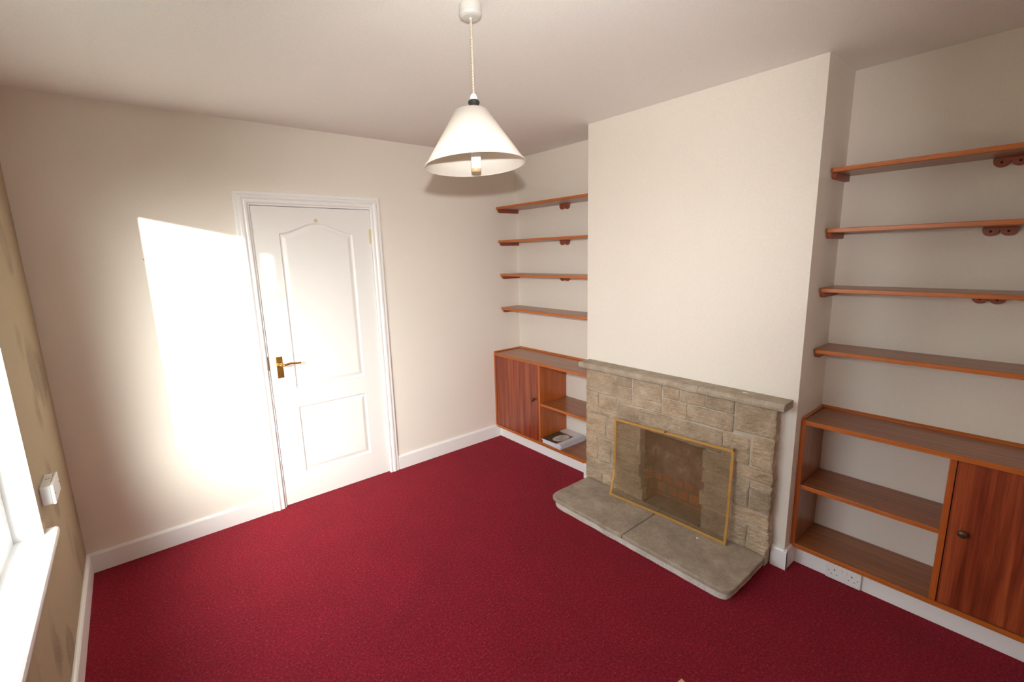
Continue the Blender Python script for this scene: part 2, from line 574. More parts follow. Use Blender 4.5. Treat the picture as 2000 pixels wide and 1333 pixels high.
# lever handle on its backplate
bm = B(1.042, 1.082, DY - .008, DY, .893, 1.037)
hp = finish('door_handle', bm, BRASS, door, bevel=.003)
hp['label'] = 'polished brass backplate'
bm = bmesh.new()
RX = Matrix.Rotation(PI / 2, 3, 'X')
lathe(bm, [(0, 0), (.016, 0), (.016, .006), (.010, .012), (.009, .045), (0, .047)], (1.062, DY - .008, .985), 20, RX)
tube(bm, [(1.062, DY - .05, .985), (1.085, DY - .055, .985), (1.10, DY - .056, .990), (1.12, DY - .056, .992), (1.145, DY - .055, .988), (1.170, DY - .053, .985), (1.180, DY - .052, .987)],
     [.0085, .0085, .007, .0062, .006, .0062, .0066], 12)
finish('lever', bm, BRASS, hp, smooth=True)
for z in (1.80, .265):
    bm = bmesh.new()
    lathe(bm, [(0, -.05), (.006, -.05), (.006, .05), (0, .05)], (DX1 + .0015, DY - .004, z), 12)
    box(bm, DX1 - .012, DX1 + .0015, DY - .0012, DY, z - .05, z + .05)
    h = finish('hinge', bm, BISCUIT if z > 1 else WHITE, door)
bm = bmesh.new()
lathe(bm, [(0, 0), (.0125, 0), (.0125, .003), (.011, .004), (0, .004)], (1.383, DY, 1.900), 24, RX)
d_ = finish('sticker_disc', bm, BISCUIT, door)
d_['label'] = 'small yellowed round pad above the arched panel'
bm = B(DX0 - .008, DX0 - .0031, -.0052, .02, .955, 1.045)
finish('strike_plate', bm, DULLBRASS, bpy.data.objects['trim_1'])

# ------------------------------------------------------------------ window
FXI, FXO = -0.080, -0.140
bm = bmesh.new()
fy0, fy1, fz0, fz1 = WY0, WY1, WZ0 + .03, WZ1
fw = .055
box(bm, FXO, FXI, fy0 - fw, fy0, fz0, fz1)
box(bm, FXO, FXI, fy1, fy1 + fw, fz0, fz1)
box(bm, FXO, FXI, fy1 + fw, fy0 - fw, fz1 - .07, fz1)
box(bm, FXO, FXI, fy1 + fw, fy0 - fw, fz0, fz0 + .06)
MY0, MY1 = -2.04, -2.105
box(bm, FXO, FXI, MY1, MY0, fz0 + .06, fz1 - .07)
win = finish('window_1', bm, WHITE, bevel=.004)
struct(win, 'white framed window in the patterned wallpaper wall, blown bright with daylight', 'window')
bm = bmesh.new()
sx0, sx1 = FXO + .012, FXI - .006
za, zb = fz0 + .06, fz1 - .07
box(bm, sx0, sx1, fy1 + fw, MY1, 1.640, 1.745)        # transom of the small light
box(bm, sx0, sx1, fy1 + fw, MY1, zb - .075, zb)
box(bm, sx0, sx1, fy1 + fw, MY1, za, za + .05)
box(bm, sx0, sx1, fy1 + fw, fy1 + fw + .03, za + .05, zb - .075)
box(bm, sx0, sx1, fy1 + fw + .03, MY1, 1.475, 1.505)
finish('sash', bm, WHITE, win, bevel=.003)
bm = bmesh.new()
box(bm, -.113, -.109, MY0, fy0 - fw, za, zb)
finish('pane', bm, GLASS, win)
bm = bmesh.new()
box(bm, -.113, -.109, fy1 + fw, MY1, za, zb)
finish('pane', bm, GLASS, win)
# sill board with a rounded nose and a horn past the reveal
bm = bmesh.new()
sp = [(-.08, -.035), (.028, -.035), (.034, -.030), (.036, -.018), (.034, -.006), (.028, 0), (-.08, 0)]
prism(bm, [(a, b) for a, b in sp if a > -.001] + [(0, 0), (0, -.035)], lambda a, b: (a, WY0 + .055, .66 + b), lambda a, b: (a, WY1 - .055, .66 + b))
box(bm, -.139, 0.0, WY1 + .001, WY0 - .001, .6255, .66)
finish('sill', bm, SILLW, win)

# ------------------------------------------------------------------ fireplace
fire = thing('fireplace', 'tan rough stone fireplace with mantel shelf and raised hearth', 'fireplace', (2.6, -1.77, 0))
blocks = [  # y0, y1, z0, z1
    (-1.150, -1.409, .706, .872), (-1.415, -1.523, .794, .872), (-1.415, -1.523, .714, .786), (-1.415, -1.523, .678, .706),
    (-1.534, -1.739, .742, .872), (-1.534, -1.739, .682, .733), (-1.751, -1.853, .786, .872), (-1.864, -2.014, .786, .872),
    (-2.021, -2.172, .786, .872), (-1.751, -1.903, .683, .778), (-1.911, -2.172, .687, .778), (-2.183, -2.381, .706, .872),
    (-1.415, -1.587, .548, .670), (-1.593, -2.118, .546, .674), (-2.126, -2.263, .532, .676), (-2.275, -2.379, .532, .696),
    (-1.150, -1.257, .552, .698), (-1.265, -1.408, .609, .698), (-1.265, -1.408, .552, .602),
    (-1.150, -1.322, .388, .545), (-1.329, -1.408, .398, .545), (-1.415, -1.598, .432, .541), (-1.415, -1.572, .394, .425),
    (-1.150, -1.251, .224, .381), (-1.258, -1.372, .224, .390), (-1.379, -1.606, .306, .388), (-1.379, -1.597, .224, .299),
    (-1.150, -1.403, .128, .216), (-1.410, -1.612, .140, .217), (-1.150, -1.296, .060, .121), (-1.303, -1.625, .060, .133),
    (-2.282, -2.384, .292, .412), (-2.204, -2.275, .292, .449), (-2.203, -2.383, .456, .524), (-2.282, -2.384, .420, .449), (-2.188, -2.383, .200, .284),
    (-2.284, -2.387, .060, .192), (-2.176, -2.277, .060, .192),
    (-2.014, -2.196, .424, .538), (-2.016, -2.196, .342, .416), (-2.034, -2.196, .292, .334), (-2.006, -2.181, .200, .284), (-2.024, -2.169, .060, .192)]
bm = bmesh.new()
for bi, (ya, yb, z0, z1) in enumerate(blocks):
    L = ya - yb
    Hh = z1 - z0
    ny = max(3, int(L / .008)); nzz = max(3, int(Hh / .006))
    sd = Vector((bi * 3.17, bi * 1.31, bi * 2.7))
    prot = random.uniform(.004, .008)
    tl = random.uniform(-.02, .02)
    right_end = yb < -2.37
    def corner(u, v, lim):
        return None
    g = []
    for j in range(nzz + 1):
        row = []
        for i in range(ny + 1):
            u, v = i / ny, j / nzz
            y = ya - L * u; z = z0 + Hh * v
            e = min(u * L, (1 - u) * L, v * Hh, (1 - v) * Hh)
            q = Vector((y * 9, z * 14, 0)) + sd
            n1 = noise.fractal(q, 1.0, 2.1, 4)
            n2 = noise.noise(Vector((y * 60, z * 90, 0)) + sd)
            dep = prot + n1 * .0085 + n2 * .0030 + noise.noise(Vector((y * 16, z * 120, 4)) + sd) * .0022 + tl * (v - .5) * Hh
            roll = max(0, 1 - e / .007)
            dep -= .0042 * roll * roll
            dep = max(dep, -.0012 + .0006 * n2)
            wob = .0035 if not right_end else .009
            yy = y + (noise.noise(Vector((z * 30, bi * 5.1, 3))) * wob if i in (0, ny) else 0)
            zz = z + (noise.noise(Vector((y * 30, bi * 7.7, 9))) * .0025 if j in (0, nzz) else 0)
            row.append(bm.verts.new((FX - dep, yy, zz)))
        g.append(row)
    for j in range(nzz):
        for i in range(ny):
            bm.faces.new((g[j][i], g[j][i + 1], g[j + 1][i + 1], g[j + 1][i]))
    # returns into the mortar bed; outer and jamb blocks run back to the wall
    edge = [g[0][i] for i in range(ny + 1)] + [g[j][ny] for j in range(1, nzz + 1)] + [g[nzz][i] for i in range(ny - 1, -1, -1)] + [g[j][0] for j in range(nzz - 1, 0, -1)]
    depth = FX + .045
    bk = [bm.verts.new((depth + (.012 * noise.noise(Vector((v.co.z * 25, 1, bi)))), v.co.y, v.co.z)) for v in edge]
    n = len(edge)
    for k in range(n):
        bm.faces.new((edge[k], edge[(k + 1) % n], bk[(k + 1) % n], bk[k]))
sur = finish('stone_surround', bm, STONE, fire, smooth=False)
bm = bmesh.new()
prism(bm, [(-1.154, 0), (-1.154, .872), (-2.379, .872), (-2.379, 0), (-2.030, 0), (-2.030, .550), (-1.592, .550), (-1.592, 0)],
      lambda a, b: (FX + .0030, a, b), lambda a, b: (XC, a, b))
finish('mortar', bm, MORTAR, sur)
# rough side of the masonry against the wall at floor level
# mantel: two slabs, riven front
def slab(bm, ya, yb, x0, x1, z0, z1, seed, nose=.006, wob=.004):
    n_ = max(6, int(abs(yb - ya) / .015)); k = 7
    rings = []
    for i in range(n_ + 1):
        y = ya + (yb - ya) * i / n_
        f = lambda s: noise.fractal(Vector((y * 11, s * 3.1, seed)), 1, 2, 3)
        xa = x0 + f(1) * wob
        endroll = .004 if i in (0, n_) else 0
        pr = [(x1, z0), (xa + .012, z0 + f(2) * .002), (xa + f(5) * .003, z0 + .005), (xa - .002 + f(3) * .003, (z0 + z1) / 2),
              (xa + nose * .5 + f(4) * .002, z1 - nose * 1.2), (xa + nose * 1.8, z1 - .001), (x1, z1)]
        yy = y + (f(7) * .002 if endroll else 0)
        rings.append([bm.verts.new((px + (endroll if px < x1 - .01 else 0), yy, pz)) for px, pz in pr])
    for A, Q in zip(rings, rings[1:]):
        for q in range(k):
            bm.faces.new((A[q], A[(q + 1) % k], Q[(q + 1) % k], Q[q]))
    bm.faces.new(rings[0][::-1]); bm.faces.new(rings[-1])
for ya, yb, sd in ((-1.122, -1.9885, 3.3), (-1.9915, -2.427, 8.1)):
    bm = bmesh.new()
    slab(bm, ya, yb, 2.685, XC, .8725, MZ, sd, .007, .005)
    finish('mantel_shelf', bm, MANTEL, fire, smooth=False)
# hearth: two flags with rounded outer corners on a slightly recessed bed
def rounded(pts, r, n=7):
    out = []
    m_ = len(pts)
    for i, p in enumerate(pts):
        rr = r[i]
        p = Vector(p)
        if rr == 0:
            out.append(tuple(p)); continue
        a = (Vector(pts[i - 1]) - p).normalized(); b = (Vector(pts[(i + 1) % m_]) - p).normalized()
        p0, p1 = p + a * rr, p + b * rr
        for k in range(n + 1):
            t = k / n
            q = p0 * (1 - t) ** 2 + p * 2 * t * (1 - t) + p1 * t * t
            out.append((q.x, q.y))
    return out
def flag(pts, z0, z1, mat, name, wob=.003, bev=.006):
    bm = bmesh.new()
    dense = []
    m_ = len(pts)
    for i in range(m_):
        a, b = Vector(pts[i]), Vector(pts[(i + 1) % m_])
        k = max(1, int((b - a).length / .02))
        for q in range(k):
            p = a + (b - a) * q / k
            if p.x < 2.60:
                p = p + Vector((noise.noise(Vector((p.y * 14, p.x * 14, 1))) * wob, noise.noise(Vector((p.y * 14, p.x * 14, 7))) * wob))
            dense.append((p.x, p.y))
    prism(bm, dense, lambda a, b: (a, b, z0), lambda a, b: (a, b, z1))
    return finish(name, bm, mat, fire, bevel=bev, seg=3)
hy0, hy1 = -1.170, -2.384
outl = rounded([(2.7375, hy0), (2.340, hy0), (2.335, -1.7665), (2.7375, -1.7665)], [0, .085, 0, 0])
flag(outl, .036, HZ, HEARTH, 'hearth_slab')
outl = rounded([(2.7375, -1.7695), (2.335, -1.7695), (2.333, hy1 - .006), (2.7375, hy1)], [0, 0, .075, 0])
flag(outl, .036, HZ, HEARTH, 'hearth_slab')
outl = rounded([(2.7375, hy0 - .012), (2.342, hy0 - .022), (2.340, hy1 + .010), (2.7375, hy1 + .012)], [0, .09, .06, 0])
flag(outl, 0, .0355, HEDGE, 'hearth_base', .005, .004)
# firebox: brick cheeks and back, floor slab
bm = bmesh.new()
xb0, xb1 = 2.905, 2.885
def quadbox(p):                            # closed thin shell from inner quad pushed out
    pass
inner = [(XC, -1.562), (xb0, -1.600), (xb0, -1.990), (XC, -2.058)]
outer = [(XC, -1.5455), (2.94, -1.5455), (2.94, -2.0745), (XC, -2.0745)]
zt = .5985
segs = [.0, .08, .2, .35, .46, zt]
def sh(i, z):
    x, y = inner[i]
    if i in (1, 2):
        x += .02 * min(1, max(0, (z - .2) / .15)) - .06 * max(0, (z - .42) / .18)
    return (x, y, z)
gi = [[bm.verts.new(sh(i, z)) for i in range(4)] for z in segs]
go = [[bm.verts.new((outer[i][0], outer[i][1], z)) for i in range(4)] for z in segs]
for a in range(len(segs) - 1):
    for i in range(3):
        bm.faces.new((gi[a][i], gi[a][i + 1], gi[a + 1][i + 1], gi[a + 1][i]))
        bm.faces.new((go[a][i + 1], go[a][i], go[a + 1][i], go[a + 1][i + 1]))
    for i in (0, 3):
        bm.faces.new((gi[a][i], gi[a + 1][i], go[a + 1][i], go[a][i]))
for i in range(3):
    bm.faces.new((gi[0][i + 1], gi[0][i], go[0][i], go[0][i + 1]))
    bm.faces.new((gi[-1][i], gi[-1][i + 1], go[-1][i + 1], go[-1][i]))
bx = finish('firebox', bm, FIREBRICK, fire)
bm = B(2.7375 + .0005, 2.8995, -1.640, -2.000, .0, .056)
finish('firebox_floor', bm, ASHFLOOR, fire, bevel=.002)

# fire screen: gold frame holding brown gauze, lower left corner kicked out
scr = thing('fire_screen', 'brown gauze fire screen in thin gold frame leaning on stone fireplace', 'fire screen', (2.68, -1.82, HZ))
z0 = HZ + .0095
Lp = [Vector((2.642, -1.447, z0)), Vector((2.700, -1.436, .226)), Vector((2.713, -1.424, .567))]
Rp = [Vector((2.674, -2.197, z0)), Vector((2.690, -2.197, .240)), Vector((2.714, -2.192, .592))]
def flatbar(bm, a, b, w, t):
    a, b = Vector(a), Vector(b)
    d = (b - a).normalized()
    nrm = Vector((-1, 0, .1))
    s = d.cross(nrm).normalized()
    nn = s.cross(d).normalized()
    vs = []
    for p in (a - d * w * .5, b + d * w * .5):
        for c_, e_ in ((-1, -1), (1, -1), (1, 1), (-1, 1)):
            vs.append(bm.verts.new(p + s * c_ * w / 2 + nn * e_ * t / 2))
    for f in ((0, 1, 2, 3), (7, 6, 5, 4), (0, 4, 5, 1), (1, 5, 6, 2), (2, 6, 7, 3), (3, 7, 4, 0)):
        bm.faces.new([vs[i] for i in f])
bm = bmesh.new()
BW = .0155
mid = Vector((2.670, -1.83, z0))
flatbar(bm, Lp[0], Lp[1], BW, .006); flatbar(bm, Lp[1], Lp[2], BW, .006)
flatbar(bm, Rp[0], Rp[1], BW, .006); flatbar(bm, Rp[1], Rp[2], BW, .006)
flatbar(bm, Lp[0], mid, BW, .006); flatbar(bm, mid, Rp[0], BW, .006)
flatbar(bm, Lp[2], Rp[2], BW, .006)
finish('frame', bm, GOLD, scr, bevel=.0015)
bm = bmesh.new()
ng, mg = 24, 20
def onleft(v, P):
    t = v
    if t < .32:
        return P[0].lerp(P[1], t / .32)
    return P[1].lerp(P[2], (t - .32) / .68)
gg = []
for j in range(mg + 1):
    v = j / mg
    row = []
    for i in range(ng + 1):
        u = i / ng
        a, b = onleft(v, Lp), onleft(v, Rp)
        p = a.lerp(b, u)
        if j == 0:
            p = Lp[0].lerp(mid, u * 2) if u < .5 else mid.lerp(Rp[0], u * 2 - 1)
        row.append(bm.verts.new(p))
    gg.append(row)
for j in range(mg):
    for i in range(ng):
        bm.faces.new((gg[j][i], gg[j][i + 1], gg[j + 1][i + 1], gg[j + 1][i]))
finish('gauze', bm, GAUZE, scr, smooth=True)
bm = bmesh.new()
lathe(bm, [(0, -.006), (.006, -.005), (.007, 0), (.005, .010), (0, .012)], (2.711, -1.790, .5775 + .008), 14)
finish('knob', bm, DULLBRASS, scr, smooth=True)
bm = bmesh.new()
lathe(bm, [(0, -.004), (.005, -.004), (.005, .012), (0, .013)], (2.714, -2.196, .599), 12)
finish('corner_pin', bm, DULLBRASS, scr, smooth=True)

# ------------------------------------------------------------------ alcove cabinets
def cab_knob(par, x, y, z):
    bm = bmesh.new()
    RY = Matrix.Rotation(-PI / 2, 3, 'Y')
    lathe(bm, [(0, 0), (.006, 0), (.006, .010), (.014, .014), (.0165, .019), (.014, .024), (.006, .027), (0, .0275)], (x, y, z), 22, RY)
    k = finish('knob', bm, KNOB, par, smooth=True)
    k['label'] = 'small round dark bronze knob'

def cabinet(name, label, xf, xb, ya, yb, div, door_left, zb, zt):
    """ya > yb; division at y = div (its left face)"""
    c = thing(name, label, 'cabinet', ((xf + xb) / 2, (ya + yb) / 2, zb))
    T = .022
    e = .0012
    # carcass: uprights and bottom
    finish('side_panel', B(xf + .006, xb - .002, ya - T, ya - e, zb, zt - .004), TEAKZ, c, bevel=.0015)
    if not door_left:
        finish('side_panel', B(xf + .006, xb - .002, yb + e, yb + T, zb, zt - .004), TEAKZ, c, bevel=.0015)
        finish('edge_lipping', B(xf, xf + .006, yb + e, yb + T, zb, zt), EDGEZ, c, bevel=.001)
    yt = yb + (e if door_left else T)
    finish('edge_lipping', B(xf, xf + .006, ya - T, ya - e, zb, zt), EDGEZ, c, bevel=.001)
    finish('divider', B(xf + .002, xb - .004, div - T, div, zb + T, zt - T), EDGEZ, c, bevel=.0015)
    finish('bottom_board', B(xf + .002, xb - .002, yt, ya - T, zb, zb + T), TEAKY, c, bevel=.002)
    bm = B(xf + .0005, xb - .002, yt, ya - T, zt - T - .002, zt - .002)
    t = finish('top_board', bm, TEAKY, c, bevel=.003)
    # upstand beads round the back and the wall end
    bm = bmesh.new()
    bd = .012
    for pr in ([(xb - .002, zt - .002), (xb - .002, zt + bd), (xb - .006, zt + bd), (xb - .002 - bd, zt + .002), (xb - .002 - bd, zt - .002)],):
        prism(bm, pr, lambda a, b: (a, ya - e, b), lambda a, b: (a, yb + e, b))
    finish('back_bead', bm, EDGEY, c)
    for yy, sg in (((ya - e, -1),) if door_left else ((ya - e, -1), (yb + e, 1))):
        bm = bmesh.new()
        prism(bm, [(0, -.002), (0, .008), (.004, .008), (.010, .002), (.010, -.002)],
              lambda a, b: (xf + .004, yy + sg * a, zt + b), lambda a, b: (xb - .015, yy + sg * a, zt + b))
        finish('end_bead', bm, EDGEY, c)
    # shelf in the open half
    zs = zb + .332
    oa, ob = (div - T, yt) if door_left else (ya - T, div)
    finish('shelf_board', B(xf + .010, xb - .004, ob + .001, oa - .001, zs, zs + .020), TEAKY, c, bevel=.002)
    finish('shelf_lipping', B(xf + .004, xf + .010, ob + .001, oa - .001, zs, zs + .020), EDGEY, c, bevel=.001)
    finish('bottom_lipping', B(xf - .003, xf + .002, yt, ya - T, zb, zb + T), EDGEY, c, bevel=.001)
    finish('top_lipping', B(xf - .005, xf + .0005, yt, ya - T, zt - T - .002, zt - .002), EDGEY, c, bevel=.001)
    da, db = (ya - T, div) if door_left else (div - T, yb + T)
    g = .003
    d = finish('door', B(xf + .003, xf + .021, db + g, da - g, zb + T + g, zt - T - .002 - g), SAPELE, c, bevel=.001)
    d['label'] = 'striped red brown veneer door'
    ky = db + .050 if door_left else da - .050
    cab_knob(d, xf + .003, ky, .474)
    return c
cabinet('alcove_cabinet', 'low teak cabinet between the door wall and the fireplace, magazines in its open half', 2.809, W1, -.0, Y1, -.574, True, .101, .793)
cabinet('alcove_cabinet', 'low teak cabinet above the power socket, its open shelves empty', 2.8702, W2, Y2, YF, -2.999, False, .101, .802)

# ------------------------------------------------------------------ alcove shelves
def lobes(y0, y1, zt, hgt, n=14):
    """outline of the twin-lobed cleat in (y, z)"""
    mid_ = (y0 + y1) / 2
    r = abs(y1 - y0) / 4
    pts = [(y0, zt), ]
    for cy in (y0 + (r if y1 > y0 else -r), y1 - (r if y1 > y0 else -r)):
        s = 1 if y1 > y0 else -1
        for k in range(n + 1):
            a = PI * k / n
            pts.append((cy - s * r * math.cos(a), zt - (hgt - r) - r * math.sin(a)) if True else None)
    pts.append((y1, zt))
    return pts
def wall_shelf(label, group, xf, xb, ya, yb, zt, cy, wide_end):
    T = .0205
    s = thing('wall_shelf', label, 'shelf', (xb - .01, (ya + yb) / 2, zt - T), group)
    bm = bmesh.new()
    # board with rounded front and eased left front corner
    e = .001
    r = .012
    pts = [(xb - e, ya - e), (xf + r, ya - e), (xf + .003, ya - e - .004), (xf, ya - e - r), (xf, yb + e), (xb - e, yb + e)]
    prism(bm, pts, lambda a, b: (a, b, zt - T), lambda a, b: (a, b, zt))
    bo = finish('board', bm, TEAKY, s, bevel=.0025)
    # front lipping
    finish('front_lipping', B(xf - .0045, xf, yb + e, ya - e - r, zt - T + .0005, zt - .0005), EDGEY, s, bevel=.0025)
    # end battens on the side walls, rounded at the front
    for ye, sg in ((ya - e, -1), (yb + e, 1)):
        bm = bmesh.new()
        x0 = xf + .020
        hh = .026
        q = [(xb - e, 0), (xb - e, -hh)]
        for k in range(9):
            a = PI / 2 * k / 8
            q.append((x0 + .02 - .02 * math.sin(a), -hh + hh * .8 * (1 - math.cos(a))))
        q.append((x0, 0))
        prism(bm, q, lambda a, b: (a, ye, zt - T + b), lambda a, b: (a, ye + sg * .020, zt - T + b))
        finish('end_batten', bm, BRKT, s, bevel=.001)
    # lobed cleats on the back wall
    bm = bmesh.new()
    prism(bm, lobes(cy + .0515, cy - .0515, zt - T, .038), lambda a, b: (xb - .016, a, b), lambda a, b: (xb - e, a, b))
    k = finish('wall_cleat', bm, BRKT, s, bevel=.0015)
    RY = Matrix.Rotation(-PI / 2, 3, 'Y')
    for dy in (.026, -.026):
        bm = bmesh.new()
        lathe(bm, [(0, 0), (.0045, 0), (.0045, .0012), (0, .0012)], (xb - .0158, cy + dy, zt - T - .019), 12, RY)
        finish('screw_hole', bm, BRKT_HOLE, k)
GL, GR = 'shelves in the alcove by the door wall', 'shelves in the alcove far from the door'
names = ['top', 'second from the top', 'third from the top', 'bottom']
for i, (z, x) in enumerate(((2.046, 2.880), (1.769, 2.893), (1.482, 2.905), (1.187, 2.905))):
    wall_shelf('%s teak shelf in the alcove between door wall and chimney breast' % names[i], GL, x, W1, 0, Y1, z, -.592, True)
for i, (z, x) in enumerate(((2.003, 2.937), (1.731, 2.940), (1.451, 2.933), (1.150, 2.938))):
    wall_shelf('%s teak shelf in the alcove over the power socket and empty cabinet' % names[i], GR, x, W2, Y2, YF, z, -3.012, False)

# ------------------------------------------------------------------ pendant lamp
LX, LY = 1.359, -1.849
lamp = thing('pendant_lamp', 'ceiling pendant lamp with cream cone shade and twisted cord', 'lamp', (LX, LY, H))
bm = bmesh.new()
lathe(bm, [(0, 0), (.0345, 0), (.0345, -.003), (.037, -.004), (.037, -.030), (.034, -.037), (.026, -.041), (.006, -.042), (.0045, -.047), (0, -.047)], (LX, LY, H), 40)
finish('ceiling_rose', bm, ROSE, lamp, smooth=False, bevel=0)
bm = bmesh.new()
rings = []
for i in range(240):                       # two strands twisted together
    t = i / 239
    a0 = t * 2 * PI * 14
    z = H - .044 - t * (H - .044 - 2.186)
    ring = []
    for k in range(12):
        a = 2 * PI * k / 12
        r = .0046 * max(.42, abs(math.cos(a)))
        ring.append(bm.verts.new((LX + r * math.cos(a + a0), LY + r * math.sin(a + a0), z)))
    rings.append(ring)
for A, Q in zip(rings, rings[1:]):
    for k in range(12):
        bm.faces.new((A[k], A[(k + 1) % 12], Q[(k + 1) % 12], Q[k]))
bm.faces.new(rings[0]); bm.faces.new(rings[-1][::-1])
finish('cord', bm, CORD, lamp, smooth=True)
# the whole hanging part is tilted a little
TI = Matrix.Rotation(math.radians(-2.9), 3, Vector((.63, .76, 0)).normalized()) @ Matrix.Rotation(math.radians(-2.6), 3, Vector((.77, -.64, 0)).normalized())
ctr = (LX, LY, 2.134)
ctr_s = (LX - .0085, LY + .0068, 2.134)
bm = bmesh.new()
lathe(bm, [(0, .056), (.0045, .056), (.009, .052), (.0125, .044), (.0135, .033), (.0155, .032), (.0155, .026), (0, .026)], ctr, 28)
finish('lamp_holder', bm, PLASTIC, lamp, smooth=False)
bm = bmesh.new()
lathe(bm, [(0, .034), (.0165, .034), (.0195, .030), (.0195, .024), (.016, .018), (0, .018)], ctr, 28)
finish('shade_ring', bm, DARKRING, lamp)
bm = bmesh.new()
lathe(bm, [(0, .018), (.0145, .018), (.0145, -.05), (0, -.05)], ctr, 28)
finish('holder_skirt', bm, MAROON, lamp)
bm = bmesh.new()
RT, RB, ZB = .056, .1735, -.178
lathe(bm, [(RB, ZB), (RB * .5 + RT * .5, ZB / 2), (RT, 0), (RT - .0012, 0), (RB * .5 + RT * .5 - .0016, ZB / 2), (RB - .0016, ZB)], ctr_s, 96, TI, close=True)
sh_ = finish('lamp_shade', bm, [SHADE, LINING], lamp, smooth=True)
bm = bmesh.new()
lathe(bm, [(RB + .0006, ZB), (RB + .0006, ZB + .004), (RB - .0022, ZB + .004), (RB - .0022, ZB)], ctr_s, 96, TI, close=True)
finish('hem', bm, SHADE, sh_, smooth=False)
for k in range(3):
    a = 2 * PI * k / 3 + .4
    bm = bmesh.new()
    tube(bm, [Vector(ctr) + Vector((.0125 * math.cos(a), .0125 * math.sin(a), .006)), Vector(ctr_s) + TI @ Vector((RT * math.cos(a), RT * math.sin(a), -.002))], .0012, 6)
    finish('spoke', bm, DULLBRASS, sh_)
bm = bmesh.new()
lathe(bm, [(0, -.05), (.017, -.05), (.019, -.075), (.019, -.100), (.012, -.104), (0, -.104)], ctr, 28)
bulb = finish('bulb', bm, PLASTIC, lamp, smooth=False)
for dx, dy in ((.0075, .0075), (-.0075, .0075), (.0075, -.0075), (-.0075, -.0075)):
    p = Vector(ctr) + Vector((dx, dy, 0))
    bm = bmesh.new()
    tube(bm, [p + Vector((0, 0, -.100)), p + Vector((0, 0, -.189))], .0066, 12)
    finish('bulb_tube', bm, TUBE, bulb, smooth=True)
bm = bmesh.new()
lathe(bm, [(0, -.187), (.0165, -.187), (.0165, -.195), (.013, -.198), (0, -.198)], ctr, 20)
finish('bulb_end', bm, BULBTIP, bulb)

# ------------------------------------------------------------------ wall fittings
sw = thing('light_switch', 'white light switch plate on the sunlit wall beside the door', 'light switch', (.758, 0, 1.328))
finish('plate', B(.715, .801, -.009, -.0005, 1.285, 1.371), PLASTIC, sw, bevel=.003)
bm = B(.748, .768, -.013, -.009, 1.312, 1.344)
finish('rocker', bm, PLASTIC, sw, bevel=.002)
for x in (.7275, .7885):
    bm = bmesh.new()
    lathe(bm, [(0, 0), (.003, 0), (.003, .0008), (0, .0008)], (x, -.009, 1.328), 12, RX)
    finish('screw', bm, GREYPL, sw)

bm = bmesh.new()
tube(bm, [(.458, .0, 1.672), (.458, -.016, 1.674)], .0013, 8)
lathe(bm, [(0, 0), (.0032, 0), (.0032, .001), (0, .001)], (.458, -.016, 1.674), 12, RX)
nl = finish('nail', bm, DULLBRASS, origin=(.458, 0, 1.672))
tag(nl, 'small nail in the bare sunlit wall between door and window wall', 'nail')

sk = thing('power_socket', 'white double power socket on the plinth below the empty cabinet shelves', 'socket', (2.9, -2.686, .045))
SX = 2.9028
finish('plate', B(SX - .014, SX - .0004, -2.759, -2.613, .004, .086), PLASTIC, sk, bevel=.003)
for c_ in (-2.650, -2.722):
    for q in ((c_ - .0022, c_ + .0022, .052, .060), (c_ + .0085, c_ + .0145, .031, .034), (c_ - .0145, c_ - .0085, .031, .034)):
        finish('pin_hole', B(SX - .0143, SX - .0138, *q), SLOT, sk)
for c_ in (-2.676, -2.696):
    finish('rocker', B(SX - .0175, SX - .014, c_ - .007, c_ + .007, .054, .074), PLASTIC, sk, bevel=.0015)
for y in (-2.626, -2.746):
    bm = bmesh.new()
    lathe(bm, [(0, 0), (.0022, 0), (.0022, .0006), (0, .0006)], (SX - .014, y, .045), 12, Matrix.Rotation(-PI / 2, 3, 'Y'))
    finish('screw', bm, SLOT, sk)

jb = thing('outlet_box', 'white plastic outlet box on the patterned wallpaper beside the window', 'outlet box', (0, -.717, .778))
finish('back_box', B(.0005, .0298, -.793, -.641, .740, .816), PLASTIC, jb, bevel=.003)
finish('cover_plate', B(.030, .0405, -.795, -.639, .738, .818), PLASTIC, jb, bevel=.003)
for y in (-.780, -.654):
    bm = bmesh.new()
    lathe(bm, [(0, 0), (.003, 0), (.003, .0008), (0, .0008)], (.0405, y, .778), 12, Matrix.Rotation(PI / 2, 3, 'Y'))
    finish('screw', bm, SLOT, jb)
cu = bpy.data.curves.new('written_mark', 'FONT')
cu.body = '2'; cu.size = .022; cu.extrude = .0002
tx = bpy.data.objects.new('written_mark', cu)
dg_me = None
COL.objects.link(tx)
bpy.context.view_layer.update()
me = bpy.data.meshes.new_from_object(tx.evaluated_get(bpy.context.evaluated_depsgraph_get()))
bpy.data.objects.remove(tx)
mk = bpy.data.objects.new('written_mark', me)
COL.objects.link(mk); mk.parent = jb
mk.location = (.008, .012, .0382); mk.rotation_euler = (0, 0, math.radians(-50))
me.materials.append(INK)

